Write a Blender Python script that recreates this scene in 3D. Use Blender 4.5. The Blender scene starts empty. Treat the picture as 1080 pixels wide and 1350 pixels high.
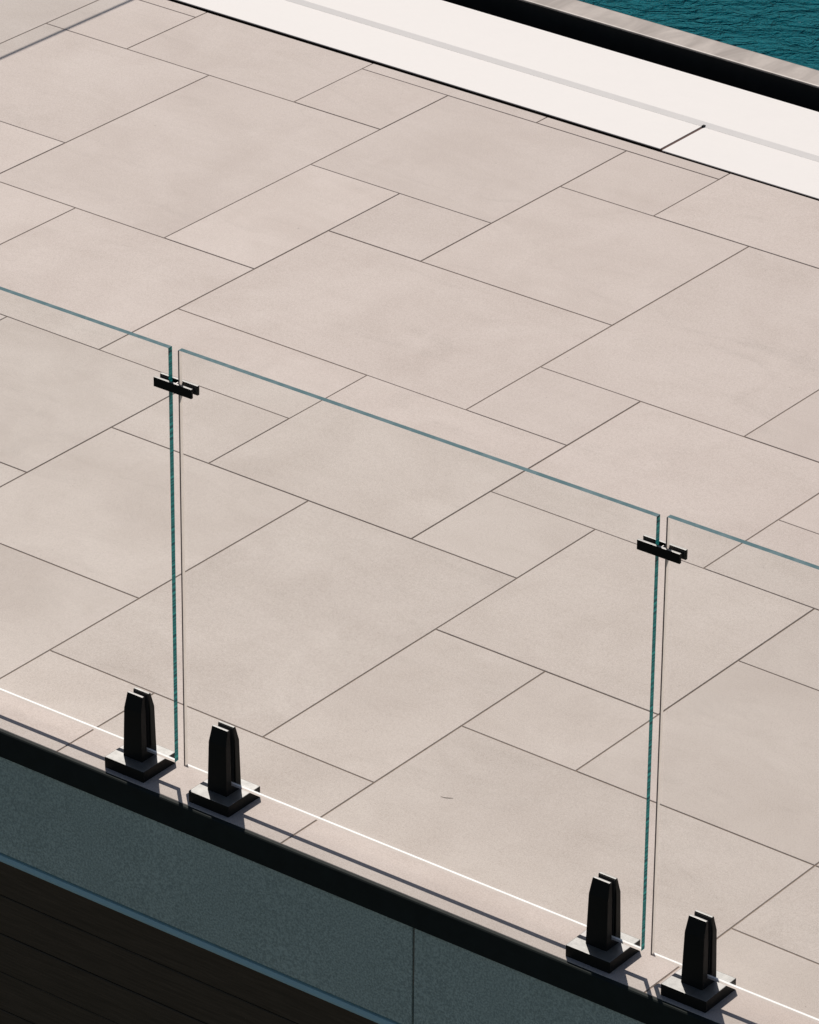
import bpy, bmesh, math, random
from mathutils import Vector, Matrix, Quaternion
random.seed(7)
S = 0.3                       # one paving module = 0.3 m; the plan below is written in modules
scene = bpy.context.scene
col = scene.collection

# ------------------------------------------------------------------ camera
YAW, PITCH, ROLL = 0.655176676, 0.484496935, 0.0095029079
CAM = Vector((29.1838327, -23.2916130, 17.6757455)) * S
fwd = Vector((-math.sin(YAW) * math.cos(PITCH), math.cos(YAW) * math.cos(PITCH), -math.sin(PITCH)))
rgt = Vector((math.cos(YAW), math.sin(YAW), 0)); up = rgt.cross(fwd)
r2 = math.cos(ROLL) * rgt + math.sin(ROLL) * up
u2 = -math.sin(ROLL) * rgt + math.cos(ROLL) * up
cam_d = bpy.data.cameras.new('camera'); cam = bpy.data.objects.new('camera', cam_d); col.objects.link(cam)
m3 = Matrix((r2, u2, -fwd)).transposed()
cam.matrix_world = Matrix.Translation(CAM) @ m3.to_4x4()
cam_d.sensor_fit = 'HORIZONTAL'; cam_d.sensor_width = 36.0; cam_d.lens = 36.0 * 6533.67 / 1080.0
cam_d.clip_start = 0.1; cam_d.clip_end = 2000
scene.camera = cam

# ------------------------------------------------------------------ sky, sun, exposure
SUN_EL = math.radians(50)
travel = Vector((math.cos(math.radians(-45)) * math.cos(SUN_EL), math.sin(math.radians(-45)) * math.cos(SUN_EL), -math.sin(SUN_EL)))
w = bpy.data.worlds.new('World'); scene.world = w; w.use_nodes = True
nt = w.node_tree; nt.nodes.clear()
wo = nt.nodes.new('ShaderNodeOutputWorld'); bg = nt.nodes.new('ShaderNodeBackground'); sk = nt.nodes.new('ShaderNodeTexSky')
sk.sky_type = 'NISHITA'; sk.sun_disc = False; sk.sun_elevation = SUN_EL; sk.sun_rotation = math.radians(-45)
bg.inputs['Strength'].default_value = 0.06
nt.links.new(sk.outputs[0], bg.inputs['Color']); nt.links.new(bg.outputs[0], wo.inputs['Surface'])
sd = bpy.data.lights.new('sun', 'SUN'); sd.energy = 4.2; sd.angle = math.radians(0.5); sd.color = (1.0, 0.93, 0.86)
sun = bpy.data.objects.new('sun', sd); col.objects.link(sun)
sun.rotation_euler = travel.to_track_quat('-Z', 'Y').to_euler(); sun.location = (0, 6, 12)
vs = scene.view_settings
vs.view_transform = 'Standard'; vs.look = 'None'; vs.gamma = 1.0; vs.use_curve_mapping = False; vs.exposure = 0.0

# ------------------------------------------------------------------ helpers
def mesh_obj(name, verts, faces, mat, parent=None, smooth=False, fmats=None, raw=False):
    me = bpy.data.meshes.new(name)
    me.from_pydata([tuple(c if raw else c * S for c in v) for v in verts], [], faces)
    for m in (mat if isinstance(mat, (list, tuple)) else [mat]): me.materials.append(m)
    if fmats:
        for p, i in zip(me.polygons, fmats): p.material_index = i
    if smooth:
        for p in me.polygons: p.use_smooth = True
    o = bpy.data.objects.new(name, me); col.objects.link(o)
    if parent: o.parent = parent
    return o
BOXF = [(0, 3, 2, 1), (4, 5, 6, 7), (0, 1, 5, 4), (1, 2, 6, 5), (2, 3, 7, 6), (3, 0, 4, 7)]
def boxv(x0, x1, y0, y1, z0, z1):
    return [(x0, y0, z0), (x1, y0, z0), (x1, y1, z0), (x0, y1, z0), (x0, y0, z1), (x1, y0, z1), (x1, y1, z1), (x0, y1, z1)]
def box(name, x0, x1, y0, y1, z0, z1, mat, parent=None, bevel=0, seg=2):
    o = mesh_obj(name, boxv(x0, x1, y0, y1, z0, z1), BOXF, mat, parent)
    if bevel: bevel_mesh(o.data, bevel, seg)
    return o
def bevel_mesh(me, wdt, seg=2):
    bm = bmesh.new(); bm.from_mesh(me)
    bmesh.ops.bevel(bm, geom=bm.edges[:], offset=wdt * S, segments=seg, affect='EDGES', profile=0.6)
    bm.to_mesh(me); bm.free()
def empty(name, loc, rz=0, parent=None):
    o = bpy.data.objects.new(name, None); col.objects.link(o); o.location = Vector(loc) * S; o.rotation_euler.z = rz
    o.empty_display_size = 0.05
    return o
def tag(o, label=None, cat=None, group=None, kind=None):
    for k, v in (('label', label), ('category', cat), ('group', group), ('kind', kind)):
        if v: o[k] = v
    return o
def profile_x(name, prof, x0, x1, mat, parent=None, bevel=0):
    """extrude a closed (y, z) profile along x"""
    n = len(prof)
    v = [(x0, y, z) for y, z in prof] + [(x1, y, z) for y, z in prof]
    f = [tuple(range(n)), tuple(reversed(range(n, 2 * n)))]
    f += [((i + 1) % n, i, n + i, n + (i + 1) % n) for i in range(n)]
    o = mesh_obj(name, v, f, mat, parent)
    bm = bmesh.new(); bm.from_mesh(o.data); bmesh.ops.recalc_face_normals(bm, faces=bm.faces[:])
    if bevel: bmesh.ops.bevel(bm, geom=[e for e in bm.edges if abs((e.verts[0].co - e.verts[1].co).x) > 1e-4], offset=bevel * S, segments=2, affect='EDGES')
    bm.to_mesh(o.data); bm.free()
    return o

# ------------------------------------------------------------------ materials
class NT:
    def __init__(s, name):
        s.m = bpy.data.materials.new(name); s.m.use_nodes = True; s.t = s.m.node_tree; s.t.nodes.clear()
        s.out = s.n('ShaderNodeOutputMaterial')
    def n(s, t, **k):
        x = s.t.nodes.new(t)
        for a, b in k.items():
            if a.startswith('i_'): x.inputs[a[2:].replace('_', ' ')].default_value = b
            else: setattr(x, a, b)
        return x
    def l(s, a, b): s.t.links.new(a, b)
    def noise(s, vec, scale, detail=4, rough=0.55, dist=0.0):
        x = s.n('ShaderNodeTexNoise'); x.inputs['Scale'].default_value = scale; x.inputs['Detail'].default_value = detail
        x.inputs['Roughness'].default_value = rough; x.inputs['Distortion'].default_value = dist
        s.l(vec, x.inputs['Vector']); return x.outputs['Fac']
    def ramp(s, fac, stops):
        x = s.n('ShaderNodeValToRGB'); e = x.color_ramp.elements
        while len(e) < len(stops): e.new(0.5)
        for i, (p, c) in enumerate(stops):
            e[i].position = p; e[i].color = (c, c, c, 1) if isinstance(c, (int, float)) else (*c, 1)
        s.l(fac, x.inputs['Fac']); return x.outputs['Color']
    def mix(s, fac, a, b, mode='MIX'):
        x = s.n('ShaderNodeMix', data_type='RGBA', blend_type=mode)
        for sock, v in ((x.inputs[0], fac), (x.inputs[6], a), (x.inputs[7], b)):
            if hasattr(v, 'is_linked'): s.l(v, sock)
            elif isinstance(v, (int, float)): sock.default_value = v
            else: sock.default_value = (*v, 1)
        return x.outputs[2]
    def math(s, op, a, b):
        x = s.n('ShaderNodeMath', operation=op)
        for i, v in enumerate((a, b)):
            if hasattr(v, 'is_linked'): s.l(v, x.inputs[i])
            else: x.inputs[i].default_value = v
        return x.outputs[0]
    def pos(s, scale=(1, 1, 1), rnd=False):
        g = s.n('ShaderNodeNewGeometry'); mp = s.n('ShaderNodeMapping'); mp.inputs['Scale'].default_value = scale
        s.l(g.outputs['Position'], mp.inputs['Vector'])
        if rnd:
            oi = s.n('ShaderNodeObjectInfo'); k = s.n('ShaderNodeVectorMath', operation='SCALE'); k.inputs[0].default_value = (37.0, 61.0, 13.0)
            s.l(oi.outputs['Random'], k.inputs['Scale']); s.l(k.outputs[0], mp.inputs['Location'])
        return mp.outputs[0]
    def bump(s, h, strength, dist=0.001):
        b = s.n('ShaderNodeBump'); b.inputs['Strength'].default_value = strength; b.inputs['Distance'].default_value = dist
        s.l(h, b.inputs['Height']); return b.outputs[0]
    def principled(s, color, rough, spec=0.5, normal=None, metal=0.0):
        p = s.n('ShaderNodeBsdfPrincipled')
        for sock, v in (('Base Color', color), ('Roughness', rough)):
            if hasattr(v, 'is_linked'): s.l(v, p.inputs[sock])
            else: p.inputs[sock].default_value = (*v, 1) if isinstance(v, tuple) else v
        p.inputs['Specular IOR Level'].default_value = spec; p.inputs['Metallic'].default_value = metal
        if normal is not None: s.l(normal, p.inputs['Normal'])
        s.l(p.outputs[0], s.out.inputs['Surface']); return p

def stone_tile():
    t = NT('beige_porcelain_paving')
    v = t.pos((1, 1, 1), True); vs_ = t.pos((0.55, 2.2, 1), True); vw = t.pos()
    big = t.noise(v, 3.2, 4, 0.6, 0.6); streak = t.noise(vs_, 4.5, 5, 0.62, 0.9)
    fine = t.noise(v, 190, 3, 0.75); grain = t.noise(v, 420, 2, 0.8)
    oi = t.n('ShaderNodeObjectInfo')
    c = t.mix(t.ramp(big, [(0.30, 0.0), (0.72, 1.0)]), (0.405, 0.333, 0.287), (0.458, 0.383, 0.335))
    c = t.mix(t.ramp(streak, [(0.48, 0.0), (0.70, 0.75)]), c, (0.375, 0.306, 0.258))
    smear = t.noise(t.pos((1.2, 3.0, 1), True), 2.1, 6, 0.68, 1.4)
    c = t.mix(t.ramp(smear, [(0.56, 0.0), (0.74, 0.80)]), c, (0.315, 0.258, 0.217))
    pale = t.noise(t.pos((2.4, 0.9, 1), True), 2.4, 5, 0.6, 1.0)
    c = t.mix(t.ramp(pale, [(0.56, 0.0), (0.72, 0.45)]), c, (0.495, 0.420, 0.372))
    c = t.mix(t.ramp(fine, [(0.38, 0.0), (0.62, 0.62)]), c, (0.33, 0.27, 0.23))
    c = t.mix(t.ramp(grain, [(0.40, 0.0), (0.60, 0.70)]), c, (0.52, 0.45, 0.405))
    sp = t.noise(vw, 75, 2, 0.5)
    c = t.mix(t.ramp(sp, [(0.755, 0.0), (0.785, 0.6)]), c, (0.16, 0.13, 0.11))
    br = t.math('ADD', t.math('MULTIPLY', oi.outputs['Random'], 0.07), 0.965)
    hsv = t.n('ShaderNodeHueSaturation'); t.l(c, hsv.inputs['Color']); t.l(br, hsv.inputs['Value'])
    rg = t.ramp(big, [(0.3, 0.62), (0.7, 0.50)])
    t.principled(hsv.outputs[0], rg, 0.35, t.bump(fine, 0.25, 0.0006))
    return t.m
def simple(name, colr, rough, spec=0.5, var=0.15, scale=40, bump=0.0, metal=0.0):
    t = NT(name); v = t.pos()
    n = t.noise(v, scale, 5, 0.6); f = t.noise(v, scale * 9, 2, 0.7)
    a = tuple(c * (1 - var) for c in colr); b = tuple(min(1, c * (1 + var)) for c in colr)
    c = t.mix(t.ramp(n, [(0.3, 0.0), (0.7, 1.0)]), a, b)
    c = t.mix(t.ramp(f, [(0.3, 0.0), (0.7, var)]), c, b)
    r = t.ramp(n, [(0.3, max(0.02, rough - 0.05)), (0.7, min(1, rough + 0.05))])
    t.principled(c, r, spec, t.bump(f, bump, 0.0006) if bump else None, metal)
    return t.m
M = {}
M['tile'] = stone_tile()
M['grout'] = simple('brown_grout', (0.25, 0.192, 0.150), 0.9, 0.2, 0.3, 30)
M['white'] = simple('white_coated_coping', (0.715, 0.685, 0.65), 0.6, 0.25, 0.02, 12, 0.08)
M['trim'] = simple('black_anodised_trim', (0.016, 0.020, 0.018), 0.65, 0.10, 0.2, 30)
def black_coat():
    t = NT('black_powder_coat_painted_sheen'); v = t.pos(); f = t.noise(v, 700, 2, 0.7); n = t.noise(v, 60, 4, 0.6)
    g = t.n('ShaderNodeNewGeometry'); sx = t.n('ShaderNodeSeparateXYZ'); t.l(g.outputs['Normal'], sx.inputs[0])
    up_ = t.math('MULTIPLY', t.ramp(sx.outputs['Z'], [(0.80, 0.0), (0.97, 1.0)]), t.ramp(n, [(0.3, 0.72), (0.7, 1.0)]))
    c = t.mix(up_, (0.006, 0.007, 0.0065), (0.115, 0.10, 0.083))  # sun sheen on upward faces put into the colour as a paler tone
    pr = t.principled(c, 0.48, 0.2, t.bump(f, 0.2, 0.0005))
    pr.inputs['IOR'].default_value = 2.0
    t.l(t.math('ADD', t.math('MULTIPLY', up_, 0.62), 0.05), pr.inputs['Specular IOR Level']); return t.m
M['black'] = black_coat()
M['void'] = simple('dark_drain_channel', (0.010, 0.010, 0.011), 0.8, 0.2)
def fascia():
    t = NT('grey_green_textured_fascia'); v = t.pos()
    n = t.noise(v, 5, 5, 0.6, 0.5); f = t.noise(v, 210, 3, 0.8)
    c = t.mix(t.ramp(n, [(0.3, 0.0), (0.7, 1.0)]), (0.44, 0.52, 0.455), (0.50, 0.585, 0.515))
    c = t.mix(t.ramp(f, [(0.40, 0.0), (0.60, 0.75)]), c, (0.205, 0.25, 0.225))
    t.principled(c, 0.8, 0.2, t.bump(f, 0.5, 0.0008)); return t.m
M['fascia'] = fascia()
M['flash'] = simple('pale_drip_flashing', (0.36, 0.53, 0.53), 0.5, 0.4, 0.05, 20)
M['gasket'] = simple('black_rubber', (0.02, 0.02, 0.02), 0.7, 0.3)
M['steel'] = simple('bright_steel_bolt', (0.62, 0.60, 0.57), 0.3, 0.5, 0.05, 40, 0, 1.0)
M['core'] = simple('dark_wall_core', (0.05, 0.05, 0.05), 0.9, 0.2)
M['poolwall'] = simple('black_pool_wall_tile', (0.016, 0.016, 0.015), 0.7, 0.1, 0.2, 20)
M['filler'] = simple('dark_brown_joint_filler', (0.085, 0.045, 0.036), 0.8, 0.2)
M['ground'] = simple('grey_ground', (0.10, 0.10, 0.085), 0.9, 0.2, 0.3, 1.5)
def timber():
    t = NT('dark_stained_timber'); v = t.pos((1.5, 40, 40), True)
    n = t.noise(v, 6, 6, 0.6, 0.4)
    c = t.mix(t.ramp(n, [(0.3, 0.0), (0.7, 1.0)]), (0.055, 0.040, 0.025), (0.095, 0.068, 0.044))
    t.principled(c, 0.8, 0.15, t.bump(n, 0.4, 0.001)); return t.m
M['timber'] = timber()
def rim():
    t = NT('wet_pale_stone_rim'); v = t.pos((1, 1, 1)); vb = t.pos((4.5, 1.3, 1))
    n = t.noise(vb, 2.6, 4, 0.55, 0.8); f = t.noise(v, 70, 4, 0.6)
    c = t.mix(t.ramp(n, [(0.36, 0.0), (0.64, 1.0)]), (0.235, 0.195, 0.165), (0.40, 0.345, 0.30))
    c = t.mix(t.ramp(f, [(0.3, 0.0), (0.7, 0.25)]), c, (0.22, 0.19, 0.165))
    t.principled(c, 0.48, 0.35, t.bump(n, 0.25, 0.004)); return t.m
M['rim'] = rim()
def water():
    t = NT('teal_pool_water')
    mp = t.n('ShaderNodeMapping'); g = t.n('ShaderNodeNewGeometry'); t.l(g.outputs['Position'], mp.inputs['Vector'])
    mp.vector_type = 'TEXTURE'; mp.inputs['Rotation'].default_value = (0, 0, math.radians(30)); mp.inputs['Scale'].default_value = (1.35, 0.9, 1)
    a = t.noise(mp.outputs[0], 11, 3, 0.6, 1.0); b = t.noise(mp.outputs[0], 36, 3, 0.65, 0.6)
    h = t.math('ADD', t.math('MULTIPLY', a, 1.0), t.math('MULTIPLY', b, 0.45))
    t.principled((0.003, 0.108, 0.134), 0.22, 0.008, t.bump(h, 1.0, 0.085)); return t.m
M['water'] = water()
def glass_face():
    t = NT('clear_toughened_glass'); tr = t.n('ShaderNodeBsdfTransparent'); tr.inputs[0].default_value = (0.988, 0.996, 0.992, 1)
    gl = t.n('ShaderNodeBsdfGlossy'); gl.inputs['Roughness'].default_value = 0.01; gl.inputs['Color'].default_value = (1, 1, 1, 1)
    lw = t.n('ShaderNodeLayerWeight'); lw.inputs['Blend'].default_value = 0.5
    fr = t.math('ADD', t.math('MULTIPLY', t.math('POWER', lw.outputs['Facing'], 5.0), 0.45), 0.024)   # Schlick, same from both sides
    mx = t.n('ShaderNodeMixShader'); t.l(fr, mx.inputs[0]); t.l(tr.outputs[0], mx.inputs[1]); t.l(gl.outputs[0], mx.inputs[2])
    t.l(mx.outputs[0], t.out.inputs['Surface']); return t.m
M['glass'] = glass_face()
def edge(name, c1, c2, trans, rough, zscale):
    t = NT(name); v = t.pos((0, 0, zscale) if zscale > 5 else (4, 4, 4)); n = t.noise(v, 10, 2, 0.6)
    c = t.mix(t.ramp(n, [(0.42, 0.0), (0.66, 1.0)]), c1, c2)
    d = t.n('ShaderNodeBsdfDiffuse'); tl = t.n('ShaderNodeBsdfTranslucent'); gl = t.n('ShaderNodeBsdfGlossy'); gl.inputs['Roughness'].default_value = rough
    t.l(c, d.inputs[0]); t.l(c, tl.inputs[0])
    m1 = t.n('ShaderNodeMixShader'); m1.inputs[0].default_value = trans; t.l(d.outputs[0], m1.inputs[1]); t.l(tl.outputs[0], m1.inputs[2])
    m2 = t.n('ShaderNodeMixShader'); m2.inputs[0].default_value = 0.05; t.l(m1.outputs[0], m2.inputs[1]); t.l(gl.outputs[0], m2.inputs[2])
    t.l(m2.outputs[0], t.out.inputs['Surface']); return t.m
M['edge_side'] = edge('teal_polished_glass_edge', (0.005, 0.08, 0.095), (0.04, 0.38, 0.34), 0.55, 0.15, 15)  # brighter bands up the edge are painted glints for light bouncing inside the glass
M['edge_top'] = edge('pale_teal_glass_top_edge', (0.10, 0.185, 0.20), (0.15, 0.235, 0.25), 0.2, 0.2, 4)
M['edge_bottom'] = edge('glass_bottom_edge_painted_glow', (0.82, 0.80, 0.78), (0.88, 0.86, 0.84), 0.0, 0.4, 4)  # white colour stands in for sunlight refracted along the bottom edge
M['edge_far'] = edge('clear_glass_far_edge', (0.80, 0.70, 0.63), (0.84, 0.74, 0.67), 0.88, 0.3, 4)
M['edge_lip'] = edge('floor_toned_glass_bottom_lip', (0.44, 0.37, 0.325), (0.47, 0.40, 0.355), 0.0, 0.4, 4)  # coloured like the sunlit paving so the painted bright line looks thinner
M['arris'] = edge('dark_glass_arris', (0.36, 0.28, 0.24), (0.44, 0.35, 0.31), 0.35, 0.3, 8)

# ------------------------------------------------------------------ ground far below the terrace
gr = mesh_obj('ground', [(-900, -900, -9), (900, -900, -9), (900, 900, -9), (-900, 900, -9)], [(0, 1, 2, 3)], M['ground'])
tag(gr, kind='structure')

# ------------------------------------------------------------------ front line of the terrace, laid a hair out of square with the tiles
SL = 0.0135                                 # slope of the edge and fence line against the joints
EDGE0 = -1.040                              # y of the paving edge at x = 10
def edge_y(x): return EDGE0 + SL * (x - 10)
X0, X1 = -6, 22                             # terrace extent in modules
YB = 10.165                                 # back edge of the paving at the drain slot
XC = -0.9                                   # the pool surround starts here; left of it the paving runs on
YL = 15
JG = 0.0095                                  # joint width

# ------------------------------------------------------------------ terrace with its paving tiles
tv = [(X0, edge_y(X0) + .004, 0), (X1, edge_y(X1) + .004, 0), (X1, YB - .004, 0), (XC, YB - .004, 0), (XC, YL, 0), (X0, YL, 0)]
n = len(tv)
terrace = mesh_obj('terrace', [(x, y, -0.006) for x, y, _ in tv] + [(x, y, -0.7) for x, y, _ in tv],
                   [tuple(range(n)), tuple(reversed(range(n, 2 * n)))] + [((i + 1) % n, i, n + i, n + (i + 1) % n) for i in range(n)], M['grout'])
tag(terrace, kind='structure')
KNOWN = [(0, 1, 9, 10), (1, 3, 9, 11), (3, 4, 9, 10), (0, 2, 7, 9), (2, 4, 6, 9), (4, 6, 8, 10), (4, 5, 6, 8), (5, 6, 7, 8), (6, 8, 7, 9),
         (6, 7, 9, 10), (7, 9, 9, 11), (3, 5, 10, 11), (5, 7, 10, 11), (8, 10, 6, 9), (5, 8, 5, 7), (8, 9, 5, 6), (3, 5, 4, 6), (5, 7, 4, 5),
         (7, 9, 3, 5), (6, 7, 3, 4), (4, 6, 2, 4), (9, 11, 4, 6), (10, 12, 6, 8), (11, 12, 5, 6), (11, 13, 4, 5), (6, 8, 1, 3), (8, 10, 0, 3),
         (9, 10, 3, 4), (10, 12, 2, 4), (10, 11, 0, 2), (11, 12, 1, 2), (12, 14, 1, 3), (12, 13, 3, 4), (11, 14, -1, 1), (14, 15, 0, 1),
         (14, 16, -1, 0), (5, 8, -1, 1), (8, 9, -1, 0), (9, 11, -1, 0), (1, 2, 6, 7), (2, 3, 5, 6), (4, 6, 1, 2), (-2, 0, 8, 10), (-1, 1, 10, 12)]
occ = set(); tiles = []
def put(a, b, c, d):
    for i in range(a, b):
        for j in range(c, d): occ.add((i, j))
    tiles.append((a, b, c, d))
for k in KNOWN: put(*k)
def inside(i, j): return X0 <= i < X1 and -1 <= j < (YL if i < -1 else 11)
for j in range(-1, YL):
    for i in range(X0, X1):
        if (i, j) in occ or not inside(i, j): continue
        opts = [(2, 3), (2, 2), (2, 2), (3, 2), (1, 2), (2, 1), (1, 1)]
        random.shuffle(opts); opts.sort(key=lambda q: (q[0] * q[1] == 1))
        for (a, b) in opts:
            cells = [(i + p, j + q) for p in range(a) for q in range(b)]
            if all(c not in occ and inside(*c) for c in cells): put(i, i + a, j, j + b); break
shared = {}
def prism(poly, z0, z1, bev):
    """convex polygon prism with a small arris round the top"""
    cx = sum(p[0] for p in poly) / len(poly); cy = sum(p[1] for p in poly) / len(poly); k = len(poly)
    ins = []
    for i in range(k):
        p, a, b = Vector(poly[i]), Vector(poly[i - 1]), Vector(poly[(i + 1) % k])
        d1 = (p - a).normalized(); d2 = (b - p).normalized()
        ins.append(p + bev * (Vector((-d1.y, d1.x)) + Vector((-d2.y, d2.x))))
    v = [(x, y, z0) for x, y in poly] + [(x, y, z1 - bev) for x, y in poly] + [(p.x, p.y, z1) for p in ins]
    f = [tuple(reversed(range(k))), tuple(range(2 * k, 3 * k))]
    for L in (0, k):
        f += [(L + i, L + (i + 1) % k, L + k + (i + 1) % k, L + k + i) for i in range(k)]
    return v, f
for (a, b, c, d) in tiles:
    x0, x1, y0, y1 = a + JG / 2, b - JG / 2, c + JG / 2, d - JG / 2
    front = c == -1
    back = d > YB and a >= -1 and not (b <= XC)
    if back:
        y1 = YB
        if a < XC: x0 = x0
    ya, yb = (edge_y(x0), edge_y(x1)) if front else (y0, y0)
    cx, cy = (x0 + x1) / 2, (y0 + y1) / 2
    key = (b - a, d - c) if not front and not back else None
    if key in shared and key: me = shared[key]; o = bpy.data.objects.new('paving_tile', me); col.objects.link(o); o.parent = terrace
    else:
        v, f = prism([(x0 - cx, ya - cy), (x1 - cx, yb - cy), (x1 - cx, y1 - cy), (x0 - cx, y1 - cy)], -0.06, 0, 0.0035)
        o = mesh_obj('paving_tile', v, f, M['tile'], terrace)
        if key: shared[key] = o.data
    o.location = (cx * S, cy * S, random.uniform(-0.0004, 0.0004))

# ------------------------------------------------------------------ white pool surround behind a dark drain slot
ps = mesh_obj('pool_surround', boxv(XC + 0.01, X1, YB - .002, 12.08, -0.7, -0.30), BOXF, M['void']); tag(ps, kind='structure')
JX = 6.228                                   # joint between the two front coping pieces
def slab(x0, x1, y0, y1, z0, z1, bev=.006): return box('coping_slab', x0, x1, y0, y1, z0, z1, M['white'], ps, bev)
slab(XC + .02, JX - .017, 10.222, 10.860, -0.006, 0.003, .0015)
slab(JX + .015, 14.2, 10.202, 10.860, -0.006, 0.003, .0015)
slab(14.224, X1, 10.205, 10.860, -0.006, 0.003, .0015)
profile_x('coping_slab', [(10.864, -0.02), (10.864, 0.002), (10.924, 0.027), (11.752, 0.027), (11.752, -0.012)], XC + .02, X1, M['white'], ps)
for jx in (JX, 14.212):
    box('joint_filler', jx - .0175, jx + .0155, 10.225, 10.862, -0.05, -0.002, M['filler'], ps)
box('joint_filler', JX - .010, JX + .014, 10.853, 10.885, -0.02, 0.016, M['void'], ps)
box('coping_bed', XC + .03, X1, 10.30, 11.70, -0.305, -0.0055, M['void'], ps)
# ------------------------------------------------------------------ raised pool wall, stone rim and water
pw = empty('pool_wall', (XC, 12.07, -0.7))
tag(pw, 'low black pool wall with a pale wet stone rim behind the white coping', 'pool wall')
PO = pw.location
def under(o, root):
    o.parent = root; o.matrix_parent_inverse = Matrix.Identity(4)
    o.location = o.location - root.location
    return o
under(box('wall_face', XC + .02, X1, 12.070, 12.38, -0.7, 0.102, M['poolwall'], None), pw)
under(profile_x('rim_stone', [(12.066, 0.101), (12.066, 0.111), (12.071, 0.116), (12.082, 0.119), (12.37, 0.117), (12.40, 0.107), (12.40, 0.101)], XC + .015, X1 + .02, M['rim']), pw)
wt = mesh_obj('water', [(XC + .02, 12.36, 0.104), (X1, 12.36, 0.104), (X1, 34, 0.104), (XC + .02, 34, 0.104)], [(0, 1, 2, 3)], M['water']); tag(wt, kind='structure')

# ------------------------------------------------------------------ wall below the terrace edge
RZ = math.atan(SL)
tw = empty('terrace_wall', (10, EDGE0, -9), RZ)
tag(tw, 'shaded wall below the terrace edge with black trim, grey panels and dark timber boards', 'wall')
def W(o):                                    # built in (x, y offset from the edge line, z) and hung on the wall's root
    o.parent = tw; o.location = (-10 * S, 0, 9 * S); return o
XW0, XW1 = -6, 22
tr_prof = [(0.0, -0.004), (-0.022, -0.007), (-0.030, -0.014), (-0.030, -0.214), (-0.018, -0.214), (-0.018, -0.20), (0.0, -0.20)]
tj = [-6, 4.2, 14.7, 22]
for a, b in zip(tj, tj[1:]): W(profile_x('edge_trim', tr_prof, a + .002, b - .002, M['trim']))
fj = [-6, -3.86, 0.14, 4.14, 8.14, 12.14, 16.14, 20.14, 22]
for a, b in zip(fj, fj[1:]): W(box('fascia_panel', a + .009, b - .009, -0.014, 0.03, -1.035, -0.205, M['fascia'], None, .003, 1))
W(profile_x('drip_flashing', [(0.02, -1.035), (0.02, -1.050), (-0.016, -1.056), (-0.030, -1.080), (-0.030, -1.096), (-0.024, -1.096), (-0.024, -1.086), (0.03, -1.075), (0.03, -1.035)], XW0, XW1, M['flash']))
z = -1.085
while z > -8.9:
    h = 0.332
    off = random.uniform(-0.003, 0.003)
    W(box('cladding_board', XW0, XW1, 0.0 + off, 0.05, max(z - h, -9) + .007, z, M['timber'], None, .006, 1)); z -= h
W(box('wall_core', XW0, XW1, 0.035, 0.30, -9.02, -0.30, M['core'], None))

# ------------------------------------------------------------------ glass fence
FX, FY = 10.0, -0.825
def F(x): return FY + SL * (x - FX)          # fence line
GT = 0.040                                   # glass 12 mm
ZB = 0.150
def glass_panel(root_xy, rz, L, zt, label, group='frameless glass panels'):
    """one pane; origin at its lower left corner, runs along local x"""
    h = GT / 2; a = 0.0065; zb = 0; top = zt - ZB
    v = boxv(0, L, -h, h, zb, top)
    faces = [BOXF[0], BOXF[1], BOXF[2], BOXF[3], BOXF[4], BOXF[5]]
    # order: bottom, top, front, right, back, left
    v += [(0, 0.002, 0), (L, 0.002, 0)]      # bottom edge: floor-toned lip in front, refracted sunlight painted white behind
    faces = [(0, 8, 9, 1), (8, 3, 2, 9)] + BOXF[1:2] + [(0, 1, 5, 4), (1, 9, 2, 6, 5), BOXF[4], (3, 8, 0, 4, 7)]
    o = mesh_obj('glass_balustrade', v, faces, [M['glass'], M['edge_top'], M['edge_side'], M['edge_bottom'], M['edge_far'], M['edge_lip']], None, fmats=[5, 3, 1, 0, 2, 0, 4])
    o.location = Vector((root_xy[0], root_xy[1], ZB)) * S; o.rotation_euler.z = rz
    tag(o, label, 'glass panel', group)
    e = mesh_obj('edge_bevel', boxv(-0.001, a, -h - 0.001, -h + a * 0.6, 0.002, top - .002), BOXF, M['arris'], o)
    return o
glass_panel((10 - 4.18 + 0.095 - .19, F(5.73)), RZ, 4.183, 3.335, 'clear glass panel whose teal edge meets the thin edge of the middle panel')
glass_panel((9.992, F(9.992)), RZ, 3.838, 3.345, 'clear middle glass panel spanning between the two black clamps')
glass_panel((13.906, F(13.906)), RZ, 4.1, 3.368, "clear glass panel whose thin edge meets the middle panel's teal edge")

def jaw(side):
    """one half of the post: side -1 front, +1 back. sections (z, half width x, inner y, outer y)"""
    sec = [(0.085, 0.084, 0.0235, 0.082), (0.47, 0.076, 0.0235, 0.074), (0.585, 0.068, 0.0235, 0.044)]
    v = []
    for z, hx, yi, yo in sec:
        v += [(-hx, side * yo, z), (hx, side * yo, z), (hx, side * yi, z), (-hx, side * yi, z)]
    f = [(0, 1, 2, 3), (8, 9, 10, 11)]
    for L in (0, 4): f += [(L + i, L + (i + 1) % 4, L + 4 + (i + 1) % 4, L + 4 + i) for i in range(4)]
    return v, f
def finish(o, bev):
    bm = bmesh.new(); bm.from_mesh(o.data); bmesh.ops.recalc_face_normals(bm, faces=bm.faces[:])
    bmesh.ops.bevel(bm, geom=bm.edges[:], offset=bev * S, segments=2, affect='EDGES', profile=.6)
    bm.to_mesh(o.data); bm.free(); return o
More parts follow.
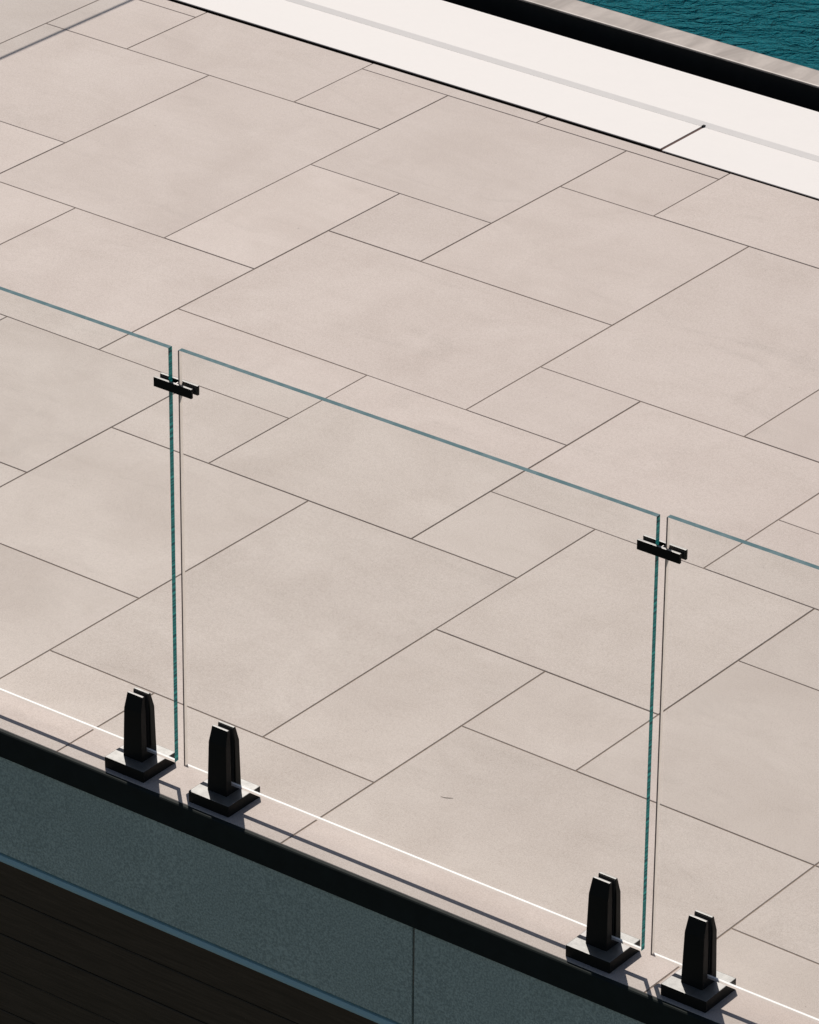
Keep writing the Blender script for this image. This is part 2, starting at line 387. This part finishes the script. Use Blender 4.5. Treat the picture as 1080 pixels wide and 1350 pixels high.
def cyl(name, r, p0, p1, mat, parent, seg=14):
    p0, p1 = Vector(p0), Vector(p1); q = (p1 - p0).to_track_quat('Z', 'Y'); L = (p1 - p0).length
    v = []
    for zz in (0, L):
        for i in range(seg):
            a = 2 * math.pi * i / seg; p = p0 + q @ Vector((r * math.cos(a), r * math.sin(a), zz)); v.append(tuple(p))
    f = [tuple(reversed(range(seg))), tuple(range(seg, 2 * seg))] + [(i, (i + 1) % seg, seg + (i + 1) % seg, seg + i) for i in range(seg)]
    return mesh_obj(name, v, f, mat, parent)
def make_spigot():
    r = empty('glass_spigot', (0, 0, 0))
    box('base_plate', -0.176, 0.176, -0.176, 0.176, 0.0, 0.088, M['black'], r, .005)
    box('post_foot', -0.083, 0.083, -0.0815, 0.0815, 0.08, ZB - .004, M['black'], r, .004)
    for s in (-1, 1):
        v, f = jaw(s); jw = finish(mesh_obj('jaw', v, f, M['black'], r), .004)
        ys = sorted((s * 0.019, s * 0.0245))
        box('rubber_gasket', -0.066, 0.066, ys[0], ys[1], 0.16, 0.578, M['gasket'], jw)
    for zz in (0.24, 0.40):
        cyl('grub_screw', 0.014, (0, 0.06, zz), (0, 0.083 - .02 * (zz - .085), zz), M['steel'], jw)
    return r
def copy_tree(o, parent=None):
    c = o.copy(); col.objects.link(c); c.parent = parent
    for ch in o.children: copy_tree(ch, c)
    return c
proto = make_spigot()
sp = [(9.578, 'black square glass spigot holding the teal-edged end of an outer glass panel'),
      (10.332, 'black square glass spigot holding the thin-edged end of the middle glass panel'),
      (13.516, 'black square glass spigot holding the teal-edged end of the middle glass panel'),
      (14.270, 'black square glass spigot holding the thin-edged end of an outer glass panel'),
      (6.15, None), (17.6, None)]
for i, (x, lab) in enumerate(sp):
    o = proto if i == 0 else copy_tree(proto)
    o.location = Vector((x, F(x), -0.001)) * S; o.rotation_euler.z = RZ
    tag(o, lab or ('black square glass spigot at the far end of the panel', 'black square glass spigot at the near end of the fence')[i - 4], 'spigot', 'glass fence spigots')

def make_clip():
    r = empty('glass_clamp', (0, 0, 0))
    for s in (-1, 1):
        ys = sorted((s * 0.024, s * 0.044))
        cp = box('clamp_plate', -0.162, 0.162, ys[0], ys[1], 0, 0.070, M['black'], r, .003)
        ys = sorted((s * 0.0185, s * 0.026))
        for q in (-1, 1):
            xs = sorted((q * 0.06, q * 0.155))
            box('rubber_pad', xs[0], xs[1], ys[0], ys[1], 0.008, 0.060, M['gasket'], cp)
    cyl('bolt', 0.011, (0, -0.03, 0.045), (0, 0.03, 0.045), M['steel'], r)
    box('spacer', -0.024, 0.024, -0.026, 0.026, 0.006, 0.030, M['black'], r)
    return r
c0 = make_clip()
for i, (x, zc, lab) in enumerate(((9.957, 3.030, 'black two-plate clamp on the thin edge of the middle glass panel'),
                                  (13.866, 3.085, 'black two-plate clamp on the teal edge of the middle glass panel'))):
    o = c0 if i == 0 else copy_tree(c0)
    o.location = Vector((x, F(x), zc)) * S; o.rotation_euler.z = RZ
    tag(o, lab, 'clamp', 'glass panel clamps')

# ------------------------------------------------------------------ side run of the fence, left of the pool: only its top edge's shadow reaches the picture
SX = -1.74
glass_panel((SX, 9.4), math.radians(90), 4.2, 3.345, 'clear glass panel of the side fence beside the pool', 'frameless glass panels')
for y in (10.0, 13.0):
    o = copy_tree(proto); o.location = Vector((SX, y, -0.001)) * S; o.rotation_euler.z = math.radians(90)
    tag(o, 'black square glass spigot of the side fence beside the pool', 'spigot', 'side fence spigots')

# ------------------------------------------------------------------ a bit of debris on the paving
M['twig'] = simple('dry_twig_bark', (0.15, 0.12, 0.09), 0.8, 0.2)
tw_pts = [(11.90, -0.058), (11.935, -0.064), (11.965, -0.060), (11.99, -0.055)]
TWX, TWY = 11.523, 0.153
v = []; f = []
for i, (x, y) in enumerate(tw_pts):
    r = 0.0018 if 0 < i < 3 else 0.001
    for k in range(5):
        a = 2 * math.pi * k / 5
        v.append((x - 11.95, y + 0.06 + r * math.cos(a), 0.0015 + r * math.sin(a)))
for i in range(3):
    f += [(5 * i + k, 5 * i + (k + 1) % 5, 5 * i + 5 + (k + 1) % 5, 5 * i + 5 + k) for k in range(5)]
f += [tuple(range(5)), tuple(range(15, 20))]
twig = mesh_obj('twig', v, f, M['twig']); twig.location = Vector((TWX, TWY, 0)) * S; twig.rotation_euler.z = math.radians(22)
tag(twig, 'thin dry twig lying on a large paving tile behind the middle glass panel', 'twig')
